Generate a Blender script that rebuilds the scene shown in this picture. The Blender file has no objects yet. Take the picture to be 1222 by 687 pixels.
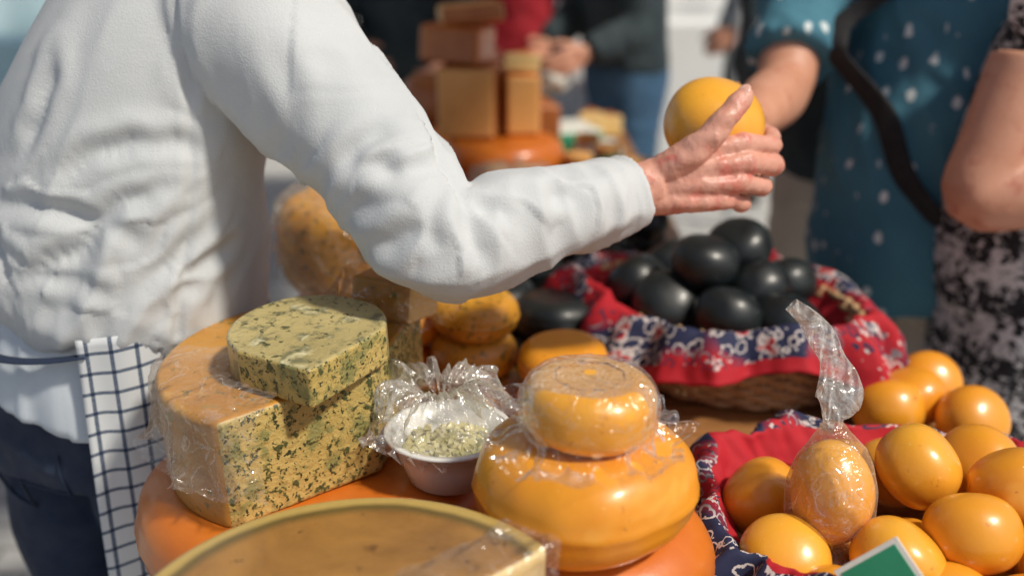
import bpy, bmesh, math, random
from mathutils import Vector, Matrix, noise, Euler, kdtree
from mathutils.bvhtree import BVHTree
random.seed(7)
V=Vector
sc=bpy.context.scene
pi=math.pi
# ------------------------------------------------------------------ helpers
def rgba(c): return (c[0],c[1],c[2],1)
class NT:
    def __init__(s,name):
        s.m=bpy.data.materials.new(name); s.m.use_nodes=True
        s.t=s.m.node_tree; s.n=s.t.nodes; s.n.clear()
        s.out=s.n.new('ShaderNodeOutputMaterial')
    def L(s,a,b): s.t.links.new(a,b)
    def set(s,sock,v):
        if isinstance(v,bpy.types.NodeSocket): s.L(v,sock)
        elif v is not None:
            if isinstance(v,tuple) and len(v)==3 and sock.type=='RGBA': v=rgba(v)
            sock.default_value=v
    def coord(s,k='Object',scale=None,rot=None,loc=None):
        c=s.n.new('ShaderNodeTexCoord').outputs[k]
        if scale or rot or loc:
            mp=s.n.new('ShaderNodeMapping'); s.L(c,mp.inputs[0])
            if loc: mp.inputs[1].default_value=loc
            if rot: mp.inputs[2].default_value=rot
            if scale: mp.inputs[3].default_value=scale
            c=mp.outputs[0]
        return c
    def noise(s,co,scale,detail=4,rough=.55,dist=0):
        n=s.n.new('ShaderNodeTexNoise'); s.L(co,n.inputs['Vector'])
        n.inputs['Scale'].default_value=scale; n.inputs['Detail'].default_value=detail
        n.inputs['Roughness'].default_value=rough; n.inputs['Distortion'].default_value=dist
        return n.outputs[0]
    def vor(s,co,scale,rand=1,feature='F1',out='Distance'):
        n=s.n.new('ShaderNodeTexVoronoi'); n.feature=feature; s.L(co,n.inputs['Vector'])
        n.inputs['Scale'].default_value=scale; n.inputs['Randomness'].default_value=rand
        return n.outputs[out]
    def ramp(s,f,lo,hi,a=0.,b=1.):
        n=s.n.new('ShaderNodeMapRange'); n.clamp=True
        s.L(f,n.inputs[0]); n.inputs[1].default_value=lo; n.inputs[2].default_value=hi
        n.inputs[3].default_value=a; n.inputs[4].default_value=b
        return n.outputs[0]
    def math(s,op,a,b=0.,c=0.):
        n=s.n.new('ShaderNodeMath'); n.operation=op
        s.set(n.inputs[0],a); s.set(n.inputs[1],b); s.set(n.inputs[2],c)
        return n.outputs[0]
    def mix(s,f,a,b):
        n=s.n.new('ShaderNodeMix'); n.data_type='RGBA'
        s.set(n.inputs[0],f); s.set(n.inputs[6],a); s.set(n.inputs[7],b)
        return n.outputs[2]
    def sep(s,co):
        n=s.n.new('ShaderNodeSeparateXYZ'); s.L(co,n.inputs[0]); return n.outputs
    def bump(s,h,strength=.3,dist=.002,normal=None):
        n=s.n.new('ShaderNodeBump'); s.L(h,n.inputs['Height'])
        n.inputs['Strength'].default_value=strength; n.inputs['Distance'].default_value=dist
        if normal: s.L(normal,n.inputs['Normal'])
        return n.outputs[0]
    def prin(s,col,rough=.5,normal=None,coat=0,sss=0,spec=.5,sheen=0):
        b=s.n.new('ShaderNodeBsdfPrincipled')
        s.set(b.inputs['Base Color'],col); s.set(b.inputs['Roughness'],rough)
        b.inputs['Specular IOR Level'].default_value=spec
        b.inputs['Coat Weight'].default_value=coat; b.inputs['Coat Roughness'].default_value=.18
        b.inputs['Sheen Weight'].default_value=sheen
        if normal: s.L(normal,b.inputs['Normal'])
        s.L(b.outputs[0],s.out.inputs[0]); return s.m
def pmat(name,c1,c2=None,scale=8,rough=.5,bs=.25,bscale=60,bdist=.002,coat=0,sss=0,spec=.5,lo=.35,hi=.65,specks=None,sheen=0,mscale=None):
    t=NT(name); co=t.coord('Object',scale=mscale)
    col=t.mix(t.ramp(t.noise(co,scale,5,.6),lo,hi),c1,c2 or tuple(x*.8 for x in c1))
    if specks:
        for (sc_,s0,s1,sr) in specks:
            col=t.mix(t.ramp(t.noise(co,sr,3,.6,.3),s0,s1),col,sc_)
    nb=t.bump(t.noise(co,bscale,4,.6),bs,bdist)
    r=t.ramp(t.noise(co,scale*2.3,3),.3,.7,max(rough-.1,.05),rough+.1)
    return t.prin(col,r,nb,coat,sss,spec,sheen)
def link(name,me,mat=None,parent=None,loc=None):
    ob=bpy.data.objects.new(name,me); sc.collection.objects.link(ob)
    if mat:
        for m in (mat if isinstance(mat,(list,tuple)) else [mat]): me.materials.append(m)
    if parent: ob.parent=parent
    if loc is not None: ob.location=loc
    return ob
def empty(name,loc=(0,0,0)):
    e=bpy.data.objects.new(name,None); e.empty_display_size=.05; e.location=loc; sc.collection.objects.link(e); return e
def bmobj(bm,name,mat,parent=None,smooth=True,loc=None,recalc=True):
    if recalc: bmesh.ops.recalc_face_normals(bm,faces=bm.faces)
    me=bpy.data.meshes.new(name); bm.to_mesh(me); bm.free()
    if smooth: me.polygons.foreach_set('use_smooth',[True]*len(me.polygons))
    return link(name,me,mat,parent,loc)
def box(bm,c,s,rot=0,mi=0):
    r=bmesh.ops.create_cube(bm,size=1,matrix=Matrix.Translation(c)@Matrix.Rotation(rot,4,'Z')@Matrix.Diagonal((s[0],s[1],s[2],1)))
    for v in r['verts']:
        for f in v.link_faces: f.material_index=mi
def boxobj(name,c,s,mat,parent=None,rot=0,bev=.003):
    bm=bmesh.new(); box(bm,c,s,rot); ob=bmobj(bm,name,mat,parent,False)
    if bev:
        m=ob.modifiers.new('b','BEVEL'); m.width=bev; m.segments=2
    return ob
def ellip(bm,c,r,M=None,sub=3):
    M=M or Matrix.Identity(3)
    bmesh.ops.create_icosphere(bm,subdivisions=sub,radius=1,matrix=Matrix.Translation(c)@M.to_4x4()@Matrix.Diagonal((r[0],r[1],r[2],1)))
def catmull(p,sub):
    out=[]
    n=len(p)
    for i in range(n-1):
        a=p[max(i-1,0)];b=p[i];c=p[i+1];d=p[min(i+2,n-1)]
        for k in range(sub):
            t=k/sub
            out.append(.5*((2*b)+(c-a)*t+(2*a-5*b+4*c-d)*t*t+(3*b-a-3*c+d)*t**3))
    out.append(p[-1]); return out
def tube(bm,pts,rad,side=None,n=20,sub=5,closed_ends=True,uv=None):
    P=catmull([V(p) for p in pts],sub)
    R=catmull([V((r,r,0)) if not isinstance(r,(tuple,list)) else V((r[0],r[1],0)) for r in rad],sub)
    rings=[];up=None
    for i,p in enumerate(P):
        t=(P[min(i+1,len(P)-1)]-P[max(i-1,0)]).normalized()
        if side is not None: ax=V(side)
        else:
            if up is None: up=V((0,0,1)) if abs(t.z)<.9 else V((1,0,0))
            ax=up
        ax=(ax-t*ax.dot(t)).normalized(); up=ax if side is None else up
        ay=t.cross(ax)
        rx,ry=max(R[i].x,.0005),max(R[i].y,.0005)
        rings.append([bm.verts.new(p+ax*rx*math.cos(2*pi*k/n)+ay*ry*math.sin(2*pi*k/n)) for k in range(n)])
    for a,b in zip(rings,rings[1:]):
        for k in range(n): bm.faces.new((a[k],a[(k+1)%n],b[(k+1)%n],b[k]))
    if closed_ends:
        bm.faces.new(rings[0][::-1]); bm.faces.new(rings[-1])
def remesh(bm,name,mat,parent,voxel=.008,disp=None,smooth=4):
    ob=bmobj(bm,name,None,parent)
    m=ob.modifiers.new('r','REMESH'); m.mode='VOXEL'; m.voxel_size=voxel
    if smooth:
        s=ob.modifiers.new('s','SMOOTH'); s.iterations=smooth; s.factor=.6
    dg=bpy.context.evaluated_depsgraph_get(); dg.update()
    me=bpy.data.meshes.new_from_object(ob.evaluated_get(dg))
    ob.modifiers.clear(); ob.data=me; me.materials.clear(); me.materials.append(mat)
    if disp:
        ns=[v.normal.copy() for v in me.vertices]
        for v,nn in zip(me.vertices,ns): v.co=v.co+nn*disp(v.co)
    me.polygons.foreach_set('use_smooth',[True]*len(me.polygons)); me.update()
    return ob
def rn(p,f): return noise.noise(V(p)*f)
def ridge(p): return 1-2*abs(noise.noise(p))
# ------------------------------------------------------------------ materials
gouda=pmat('gouda_wax',(.80,.345,.024),(.69,.245,.014),6,.34,.15,45,.003,coat=.35,lo=.3,hi=.75,specks=[((.85,.46,.08),.58,.75,9),((.42,.14,.01),.67,.75,60),((.90,.58,.17),.70,.76,120)])
gouda2=pmat('gouda_wax_pale',(.83,.42,.04),(.75,.31,.022),7,.32,.15,50,.003,coat=.35,lo=.3,hi=.75,specks=[((.50,.18,.014),.67,.75,65),((.9,.6,.2),.70,.76,110)])
gouda_red=pmat('gouda_wax_red',(.68,.20,.02),(.54,.13,.012),5,.38,.2,40,.003,coat=.3)
herbrind=pmat('herb_rind',(.56,.27,.04),(.42,.18,.022),9,.42,.4,70,.003,coat=.2,specks=[((.20,.15,.03),.60,.68,90),((.70,.42,.10),.60,.75,12),((.30,.24,.08),.62,.72,30)])
herbgouda=pmat('herb_gouda_rind',(.68,.34,.035),(.50,.21,.016),9,.4,.4,70,.003,coat=.25,specks=[((.14,.10,.015),.57,.65,110)])
herbcut=pmat('herb_cut',(.58,.43,.15),(.46,.34,.10),6,.55,.8,110,.004,coat=.08,specks=[((.26,.24,.08),.50,.62,42),((.07,.08,.022),.56,.63,110),((.025,.035,.012),.58,.63,190)])
herbpaste=pmat('herb_cut_top',(.52,.43,.19),(.38,.31,.13),10,.42,.8,90,.003,coat=.3,specks=[((.19,.18,.09),.52,.64,45),((.06,.07,.03),.58,.66,120),((.62,.57,.34),.60,.72,40)])
cream=pmat('cream_cut',(.80,.62,.30),(.74,.52,.2),5,.4,.2,30,coat=.2)
def halfwheelmat():
    t=NT('aged_top'); co=t.coord('Object'); s=t.sep(co)
    r=t.math('SQRT',t.math('ADD',t.math('MULTIPLY',s[0],s[0]),t.math('MULTIPLY',s[1],s[1])))
    r=t.math('ADD',r,t.math('MULTIPLY',t.math('SUBTRACT',t.noise(co,14,3),.5),.010))
    col=t.mix(t.ramp(t.noise(co,9,5,.65,.6),.32,.7),(.42,.21,.045),(.22,.10,.02))
    col=t.mix(t.ramp(t.noise(co,34,3,.5),.64,.74),col,(.08,.032,.008))
    col=t.mix(t.ramp(t.noise(co,75,2,.5),.68,.74),col,(.05,.02,.006))
    col=t.mix(t.ramp(r,.145,.154),col,(.13,.085,.02))
    col=t.mix(t.ramp(r,.156,.162),col,(.46,.32,.09))
    nb=t.bump(t.noise(co,26,4,.6),.5,.004)
    return t.prin(col,.3,nb,.5)
agedtop=halfwheelmat()
blackwax=pmat('black_wax',(.006,.009,.011),(.013,.019,.02),10,.40,.3,30,.004,coat=.12)
brownrind=pmat('brown_rind',(.50,.18,.05),(.34,.10,.025),6,.4,.3,30,coat=.3)
tanblock=pmat('tan_block',(.78,.44,.16),(.66,.33,.10),5,.45,.2,30)
whitepl=pmat('bowl_plastic',(.72,.72,.69),(.68,.67,.64),5,.28,.05,20,coat=.3)
sweat=pmat('sweatshirt_cotton',(.56,.58,.59),(.47,.50,.52),4,.9,.5,420,.0012,lo=.3,hi=.7)
shirtw=pmat('shirt_cotton',(.56,.62,.68),(.50,.56,.63),8,.85,.3,300,.001)
jeans=pmat('navy_denim',(.010,.018,.045),(.016,.03,.065),14,.85,.5,700,.001,specks=[((.04,.065,.11),.66,.78,22)])
jeansb=pmat('blue_denim',(.06,.14,.25),(.04,.10,.18),10,.85,.4,500,.001)
skin=pmat('skin',(.60,.28,.20),(.66,.35,.27),28,.42,.6,190,.0014,lo=.3,hi=.7,specks=[((.56,.16,.12),.52,.72,40),((.5,.24,.2),.62,.7,120)])
skin2=pmat('skin_tan',(.52,.24,.15),(.60,.31,.21),20,.5,.4,150,.0012,lo=.3,hi=.7,specks=[((.46,.17,.11),.56,.72,35)])
nailm=pmat('nail',(.72,.42,.34),None,20,.25,coat=.4)
hairm=pmat('hair',(.06,.035,.02),(.12,.08,.05),60,.6,.8,200,mscale=(1,1,.2))
eyew=pmat('eye_white',(.75,.73,.7),None,5,.2); eyed=pmat('eye_iris',(.03,.04,.04),None,5,.15); lipm=pmat('lips',(.45,.13,.11),None,20,.4)
darkcl=pmat('dark_cloth',(.020,.032,.040),(.036,.055,.062),6,.9,.3,200)
greycl=pmat('grey_cloth',(.20,.23,.25),(.28,.31,.33),6,.9,.3,200)
redcl=pmat('red_cloth',(.40,.012,.025),(.28,.008,.018),8,.85,.3,200)
beige=pmat('beige_cotton',(.55,.49,.42),(.46,.41,.35),7,.9,.4,250,.001)
shoe=pmat('shoe_leather',(.03,.025,.02),None,10,.5)
strapm=pmat('strap_webbing',(.012,.012,.015),None,30,.8,.4,300)
wicker=pmat('wicker',(.66,.46,.25),(.45,.28,.14),30,.6,.4,120)
whitecv=pmat('white_canvas',(.80,.81,.80),(.72,.74,.74),2,.8)
awn=pmat('shade_awning_canvas',(.55,.42,.32),(.48,.36,.28),2,.9)  # canvas of the overhead light blocker added above the table
cyancv=pmat('pale_blue_canvas',(.45,.68,.74),(.60,.74,.78),1.5,.8)
metal=pmat('galvanised_pole',(.45,.46,.47),None,8,.4)
paperm=pmat('paper',(.75,.73,.68),(.62,.66,.6),20,.7)
greenp=pmat('sign_green',(.02,.24,.12),(.03,.28,.15),10,.45,coat=.2)
pepper=pmat('cheese_crumbs',(.50,.48,.22),(.70,.63,.36),40,.5,.4,90)
def woodmat():
    t=NT('table_wood'); co=t.coord('Object',scale=(1,7,1))
    g=t.noise(co,9,6,.65,1.2)
    col=t.mix(t.ramp(g,.3,.7),(.42,.20,.075),(.22,.095,.03))
    s=t.sep(t.coord('Object')); fr=t.math('FRACT',t.math('MULTIPLY',s[1],6.2))
    gap=t.math('LESS_THAN',fr,.03)
    col=t.mix(gap,col,(.04,.02,.01))
    nb=t.bump(g,.3,.003)
    return t.prin(col,.42,nb,.15)
wood=woodmat()
def groundmat():
    t=NT('cobble_paving'); co=t.coord('Object')
    b=t.n.new('ShaderNodeTexBrick'); t.L(co,b.inputs['Vector'])
    b.inputs['Scale'].default_value=1; b.inputs['Brick Width'].default_value=.21; b.inputs['Row Height'].default_value=.105
    b.inputs['Mortar Size'].default_value=.009; b.inputs['Mortar Smooth'].default_value=.4
    b.inputs['Color1'].default_value=(.50,.50,.48,1); b.inputs['Color2'].default_value=(.40,.40,.39,1); b.inputs['Mortar'].default_value=(.13,.13,.12,1)
    col=t.mix(t.ramp(t.noise(co,2.2,6,.7),.35,.7),b.outputs[0],(.46,.46,.45))
    h=t.math('SUBTRACT',t.noise(co,40,4),b.outputs[1])
    return t.prin(col,.8,t.bump(h,.6,.006))
paving=groundmat()
def apronmat():
    t=NT('checked_apron'); u=t.sep(t.coord('UV'))
    def ln(x,w,off):
        f=t.math('FRACT',t.math('ADD',t.math('MULTIPLY',x,1/.025),off)); return t.math('LESS_THAN',f,w)
    m=t.math('MAXIMUM',ln(u[0],.17,0),ln(u[1],.17,0))
    cr=t.math('MULTIPLY',ln(u[0],.17,0),ln(u[1],.17,0))
    wv=t.noise(t.coord('UV'),500,2)
    col=t.mix(t.math('MULTIPLY',m,t.ramp(wv,.2,.6,.65,1)),(.62,.65,.67),(.06,.09,.15))
    col=t.mix(cr,col,(.015,.03,.07))
    nb=t.bump(t.noise(t.coord('UV'),900,2),.3,.001)
    return t.prin(col,.9,nb)
apronm=apronmat()
def bandana():
    t=NT('bandana_cotton'); uv=t.coord('UV'); s=t.sep(uv)
    d=t.noise(uv,110,3,.6)
    v1=t.vor(uv,30,.8); v2=t.vor(uv,120,.9); v3=t.vor(uv,70,.9)
    red=(.42,.006,.016); navy=(.012,.017,.06); wh=(.60,.55,.53)
    v1n=t.math('ADD',v1,t.math('MULTIPLY',t.math('SUBTRACT',d,.5),.9))
    band=t.ramp(t.noise(uv,8,2),.44,.50)
    base=t.mix(band,red,navy)
    col=t.mix(t.math('LESS_THAN',v2,.20),base,wh)
    col=t.mix(t.math('LESS_THAN',v1n,.34),col,wh)
    col=t.mix(t.math('LESS_THAN',v1n,.26),col,red)
    col=t.mix(t.math('LESS_THAN',v1n,.10),col,navy)
    ringw=t.math('LESS_THAN',t.math('ABSOLUTE',t.math('SUBTRACT',t.math('ADD',v3,t.math('MULTIPLY',d,.4)),.62)),.045)
    col=t.mix(ringw,col,t.mix(band,navy,wh))
    edge=t.math('GREATER_THAN',s[1],.084)
    edge2=t.math('LESS_THAN',s[1],.036)
    col=t.mix(t.math('MAXIMUM',edge,edge2),col,red)
    nb=t.bump(t.noise(uv,600,2),.25,.001)
    return t.prin(col,.8,nb)
band=bandana()
def tshirt():
    t=NT('printed_tshirt'); co=t.coord('Object',scale=(1,1,.62))
    dn=t.math('MULTIPLY',t.math('SUBTRACT',t.noise(t.coord('Object'),110,2),.5),.30)
    v=t.math('ADD',t.vor(co,29,.35),dn)
    base=t.mix(t.ramp(t.noise(t.coord('Object'),5,4),.35,.65),(.038,.145,.215),(.06,.20,.275))
    col=t.mix(t.ramp(v,.18,.24,1,0),base,(.66,.74,.76))
    return t.prin(col,.85,t.bump(t.noise(t.coord('Object'),300,2),.3,.001))
tsh=tshirt()
def dressm():
    t=NT('patterned_dress'); co=t.coord('Object')
    a=t.noise(t.coord('Object',scale=(1,1,1.5)),42,3,.6,2.5)
    v=t.vor(co,46,.6); s=t.sep(co)
    w=t.math('SINE',t.math('MULTIPLY',s[2],62))
    f=t.math('GREATER_THAN',t.math('ADD',t.math('ADD',t.math('MULTIPLY',w,.07),a),t.math('MULTIPLY',t.math('SUBTRACT',v,.45),.35)),.53)
    col=t.mix(f,(.012,.012,.016),(.60,.59,.60))
    return t.prin(col,.85,t.bump(t.noise(co,300,2),.3,.001))
dress=dressm()
def filmmat(name,op=.035,milky=.12,k1=.16,k2=.06,fr=.45):
    t=NT(name); co=t.coord('Object')
    n1=t.noise(co,24,2,.5,1.2); n2=t.noise(co,70,2,.5,1.5)
    r1=t.ramp(t.math('ABSOLUTE',t.math('SUBTRACT',n1,.5)),0,.022,1,0)
    r2=t.ramp(t.math('ABSOLUTE',t.math('SUBTRACT',n2,.5)),0,.02,1,0)
    fac=t.math('ADD',t.math('MULTIPLY',r1,k1),t.math('MULTIPLY',r2,k2))
    lw=t.n.new('ShaderNodeLayerWeight'); lw.inputs[0].default_value=.22
    fac=t.math('ADD',t.math('ADD',fac,op),t.math('MULTIPLY',lw.outputs['Fresnel'],fr))
    fac=t.math('MINIMUM',fac,.8)
    nb=t.bump(t.math('ADD',n1,t.math('MULTIPLY',n2,.4)),.9,.012)
    g=t.n.new('ShaderNodeBsdfGlossy'); g.inputs['Color'].default_value=(.95,.95,.95,1); g.inputs['Roughness'].default_value=.14; t.L(nb,g.inputs['Normal'])
    d=t.n.new('ShaderNodeBsdfDiffuse'); d.inputs['Color'].default_value=(.85,.83,.8,1); t.L(nb,d.inputs['Normal'])
    mx=t.n.new('ShaderNodeMixShader'); mx.inputs[0].default_value=milky; t.L(g.outputs[0],mx.inputs[1]); t.L(d.outputs[0],mx.inputs[2])
    tr=t.n.new('ShaderNodeBsdfTransparent'); tr.inputs[0].default_value=(.98,.98,.97,1)
    m2=t.n.new('ShaderNodeMixShader'); t.L(fac,m2.inputs[0]); t.L(tr.outputs[0],m2.inputs[1]); t.L(mx.outputs[0],m2.inputs[2])
    t.L(m2.outputs[0],t.out.inputs[0]); return t.m
film=filmmat('cling_film'); filmb=filmmat('plastic_bag',.08,.45,.20,.10,.5); filmc=filmmat('bowl_bag',.17,.55,.22,.10,.5); filmt=filmmat('bag_tail',.30,.7,.2,.1,.5)
# ------------------------------------------------------------------ cheese builders
def wheel(name,c,r,h,mat,tilt=(0,0,0),k=.42,parent=None,seed=0,sag=.0015,bulge=.06,n=72):
    bm=bmesh.new(); prof=[]
    e=min(h*k,r*.6)
    for i in range(6): prof.append(((r-e)*i/5.,h/2))
    for i in range(1,9):
        a=pi/2*i/8; prof.append((r-e+e*math.sin(a),h/2-e+e*math.cos(a)))
    if h/2>e:
        prof.append((r*(1+bulge*.3),0))
    prof+= [(x,-z) for x,z in prof[::-1] if z>0]
    rings=[]
    for (x,z) in prof:
        if x<1e-5: rings.append([bm.verts.new((0,0,z))]); continue
        rings.append([bm.verts.new((x*math.cos(2*pi*j/n),x*math.sin(2*pi*j/n),z)) for j in range(n)])
    for a,b in zip(rings,rings[1:]):
        for j in range(n):
            q=(j+1)%n
            if len(a)==1 and len(b)==1: continue
            if len(a)==1: bm.faces.new((a[0],b[j],b[q]))
            elif len(b)==1: bm.faces.new((a[q],a[j],b[0]))
            else: bm.faces.new((a[j],b[j],b[q],a[q]))
    for v in bm.verts:
        v.co+=v.co.normalized()*(rn(v.co+V((seed*3.1,0,0)),14)*sag*2.4+rn(v.co+V((seed,5,0)),40)*sag*.8)
    ob=bmobj(bm,name,mat,parent,loc=c); ob.rotation_euler=tilt; return ob
def roundcheese(name,c,r,mat,tilt,flat,seed,parent=None,ex=.86,sag=.0008):
    """small baby gouda: a smooth, slightly flattened round with soft squared shoulders"""
    bm=bmesh.new(); n=56; m=30; rings=[]
    for i in range(m+1):
        a=pi*i/m; s_,c_=math.sin(a),math.cos(a)
        x=r*abs(s_)**ex; z=r*flat*math.copysign(abs(c_)**ex,c_)
        if i in (0,m): rings.append([bm.verts.new((0,0,z))])
        else: rings.append([bm.verts.new((x*math.cos(2*pi*j/n),x*math.sin(2*pi*j/n),z)) for j in range(n)])
    for a,b in zip(rings,rings[1:]):
        for j in range(n):
            q=(j+1)%n
            if len(a)==1: bm.faces.new((a[0],b[j],b[q]))
            elif len(b)==1: bm.faces.new((a[q],a[j],b[0]))
            else: bm.faces.new((a[j],b[j],b[q],a[q]))
    for v in bm.verts:
        v.co+=v.co.normalized()*(rn(v.co+V((seed*3.1,0,0)),12)*sag*2.2+rn(v.co+V((seed,5,0)),34)*sag*.5)
    ob=bmobj(bm,name,mat,parent,loc=c); ob.rotation_euler=tilt; return ob
def prism(name,outline,z0,z1,flags,mats,centre,bev=.006,parent=None,tilt=(0,0,0)):
    cx,cy=centre; bm=bmesh.new()
    zc=(z0+z1)/2
    lo=[bm.verts.new((x-cx,y-cy,z0-zc)) for x,y in outline]; hi=[bm.verts.new((x-cx,y-cy,z1-zc)) for x,y in outline]
    n=len(outline)
    bm.faces.new(lo[::-1]); bm.faces.new(hi)
    for i in range(n):
        f=bm.faces.new((lo[i],lo[(i+1)%n],hi[(i+1)%n],hi[i])); f.material_index=flags[i]
    ob=bmobj(bm,name,mats,parent,True,loc=(cx,cy,zc)); ob.rotation_euler=tilt
    b=ob.modifiers.new('b','BEVEL'); b.width=bev; b.segments=4; b.limit_method='ANGLE'; b.angle_limit=math.radians(35)
    w=ob.modifiers.new('w','WEIGHTED_NORMAL'); w.keep_sharp=False
    return ob
def arc(c,r,a0,a1,n): return [(c[0]+r*math.cos(math.radians(a0+(a1-a0)*i/n)),c[1]+r*math.sin(math.radians(a0+(a1-a0)*i/n))) for i in range(n+1)]
TZ=.80
# ------------------------------------------------------------------ ground, table
bm=bmesh.new()
vs=[bm.verts.new(p) for p in ((-90,-60,0),(90,-60,0),(90,140,0),(-90,140,0))]; bm.faces.new(vs)
bmobj(bm,'ground',paving,None,False)
tb=empty('market_table')
boxobj('table_top',(.135,.93,TZ-.02),(.95,1.40,.04),wood,tb)
boxobj('table_top_extension',(.02,2.52,TZ-.0215),(.72,1.775,.037),wood,tb)
for i,(x,y) in enumerate([(-.28,.3),(.55,.3),(-.28,1.5),(.55,1.5),(-.28,3.3),(.33,3.3)]):
    boxobj('leg_%d'%i,(x,y,(TZ-.042)/2),(.05,.05,TZ-.042),wood,tb)
boxobj('apron_rail',(.135,.26,TZ-.09),(.85,.03,.09),wood,tb)
# ------------------------------------------------------------------ foreground cheeses
wheel('gouda_wheel',(.072,.82,.8655),.122,.129,gouda_red,seed=1)
wheel('gouda_wheel',(.065,.79,.9785),.100,.095,gouda,seed=2,k=.46,sag=.002)
sg=empty('wrapped_herb_gouda',(.068,.787,1.055))
wheel('cheese',(0,0,0),.059,.056,gouda2,seed=3,k=.40,parent=sg,bulge=0)
bm=bmesh.new(); ringN=48
pts=[((.030+.001*math.sin(i))*math.cos(2*pi*i/ringN),(.030+.001*math.sin(i))*math.sin(2*pi*i/ringN),.0278) for i in range(ringN+1)]
tube(bm,pts,[.0009]*len(pts),n=6,sub=1)
bmobj(bm,'rind_mark',herbgouda,sg)
def crinkle(p,f=30,a=.003): 
    return a*(ridge(p*f)-.3)+a*.5*(ridge(p*f*2.3)-.3)
def polar_film(name,parent,prof,a0,a1,n,mat,ruf=0.0,rfreq=9,cr=.002,seed=0,edge=.01,loc=None,f=26):
    P=catmull([V(p) for p in prof],6); bm=bmesh.new(); G=[]
    for i,p in enumerate(P):
        row=[]
        for j in range(n+1):
            a=math.radians(a0+(a1-a0)*j/n)
            w=p.z
            nz=noise.noise(V((math.cos(a)*rfreq*.4+seed,math.sin(a)*rfreq*.4,seed*2.)))
            nz2=noise.noise(V((math.cos(a)*rfreq+seed,math.sin(a)*rfreq,i*.08)))
            r=p.x+w*(nz*ruf+nz2*ruf*.6); z=p.y+w*(nz2*ruf*.8+nz*ruf*.5)
            q=V((r*math.cos(a),r*math.sin(a),z))
            c=crinkle(q+V((seed,0,0)),f,cr)
            q+=V((math.cos(a),math.sin(a),.6))*max(c,-.0005)
            row.append(bm.verts.new(q))
        G.append(row)
    for a,b in zip(G,G[1:]):
        for j in range(n): bm.faces.new((a[j],a[j+1],b[j+1],b[j]))
    return bmobj(bm,name,mat,parent,loc=loc)
polar_film('film_wrap',sg,[(.004,.030,0),(.03,.0298,0),(.050,.0262,0),(.061,.010,0),(.0615,-.010,.1),(.060,-.022,.3),(.074,-.030,.9),(.094,-.027,1.6)],0,360,150,film,ruf=.022,rfreq=5,cr=.0018,seed=4,f=20)
# half wheel of aged cheese, front
C=(-.115,.586)
ar=arc(C,.175,34,228,70)
hw=empty('aged_cheese_half_wheel')
o=prism('half_wheel',ar,.885,.98,[0]*70+[1],[agedtop,cream],C,.007,hw)
wheel('gouda_wheel',(-.125,.57,.842),.165,.083,gouda_red,seed=6)
bm=bmesh.new(); G=[]
A=V((ar[0][0],ar[0][1],0)); B=V((ar[-1][0],ar[-1][1],0)); d=(B-A).normalized(); nrm=V((-d.y,d.x,0)); 
if nrm.dot(V((C[0],C[1],0))-A+V((-.1,.1,0)))>0: nrm=-nrm
for i in range(60):
    row=[]
    for j in range(24):
        s=-.008+.25*i/59.; w=j/23.
        base=A+d*s
        lim=.045+.018*noise.noise(V((i*.13,0,3)))
        if w<.5: q=base-nrm*(lim*(1-w/.5)); z=.9825
        else: q=base+nrm*.0035; z=.9825-(w-.5)*2*.085
        q=V((q.x,q.y,z)); q+=(nrm*.5+V((0,0,1)))*max(0,crinkle(q,24,.005)); row.append(bm.verts.new(q))
    G.append(row)
for a,b in zip(G,G[1:]):
    for j in range(23): bm.faces.new((a[j],a[j+1],b[j+1],b[j]))
bmobj(bm,'film',filmb,hw)
# herb cheese cut wheel
HC=(-.21,.975)
wheel('gouda_wheel',(-.215,.962,.8505),.19,.099,gouda_red,seed=8)
hc=empty('herb_cheese_cut_wheel')
out=arc(HC,.162,50,247,64)+[(-.140,.928)]
prism('cut_wheel',out,.902,1.022,[0]*64+[1,1],[herbrind,herbcut],HC,.007,hc,(math.radians(1.5),math.radians(-1.5),0))
polar_film('film',hc,[(.055,.0645,0),(.10,.0645,.1),(.150,.064,0),(.1655,.057,0),(.167,.03,.2),(.171,.0,.8),(.177,-.02,1.4)],178,262,110,filmb,ruf=.024,rfreq=9,cr=.0035,seed=2,loc=(HC[0],HC[1],.962))
SC=(-.215,.945)
def cpoly(p,sub=5):
    return [(q.x,q.y) for q in catmull([V((a,b,0)) for a,b in p],sub)]
arcpts=cpoly([(-.128,.935),(-.130,.962),(-.142,.990),(-.165,1.010),(-.20,1.023),(-.235,1.02),(-.262,1.003),(-.282,.975),(-.289,.945),(-.284,.915),(-.266,.888)])
so2=arcpts+[(-.188,.842)]
fl=[0]*(len(arcpts)-1)+[1,1]
prism('herb_cheese_half',so2,1.025,1.067,fl,[herbpaste,herbcut],SC,.0045,None,(math.radians(3),math.radians(-1),0))
ww=empty('wrapped_cheese_wedge')
prism('wedge',[(-.115,1.045),(-.085,1.10),(-.165,1.135),(-.185,1.065)],1.023,1.072,[1,1,0,0],[herbrind,cream],(-.14,1.08),.006,ww,(math.radians(-6),math.radians(5),0))
polar_film('film',ww,[(.004,.036,0),(.03,.034,.3),(.055,.028,.5),(.066,.0,.7),(.078,-.02,1.2)],0,360,90,film,ruf=.016,rfreq=5,cr=.004,seed=9,loc=(-.137,1.085,1.05))
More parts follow.
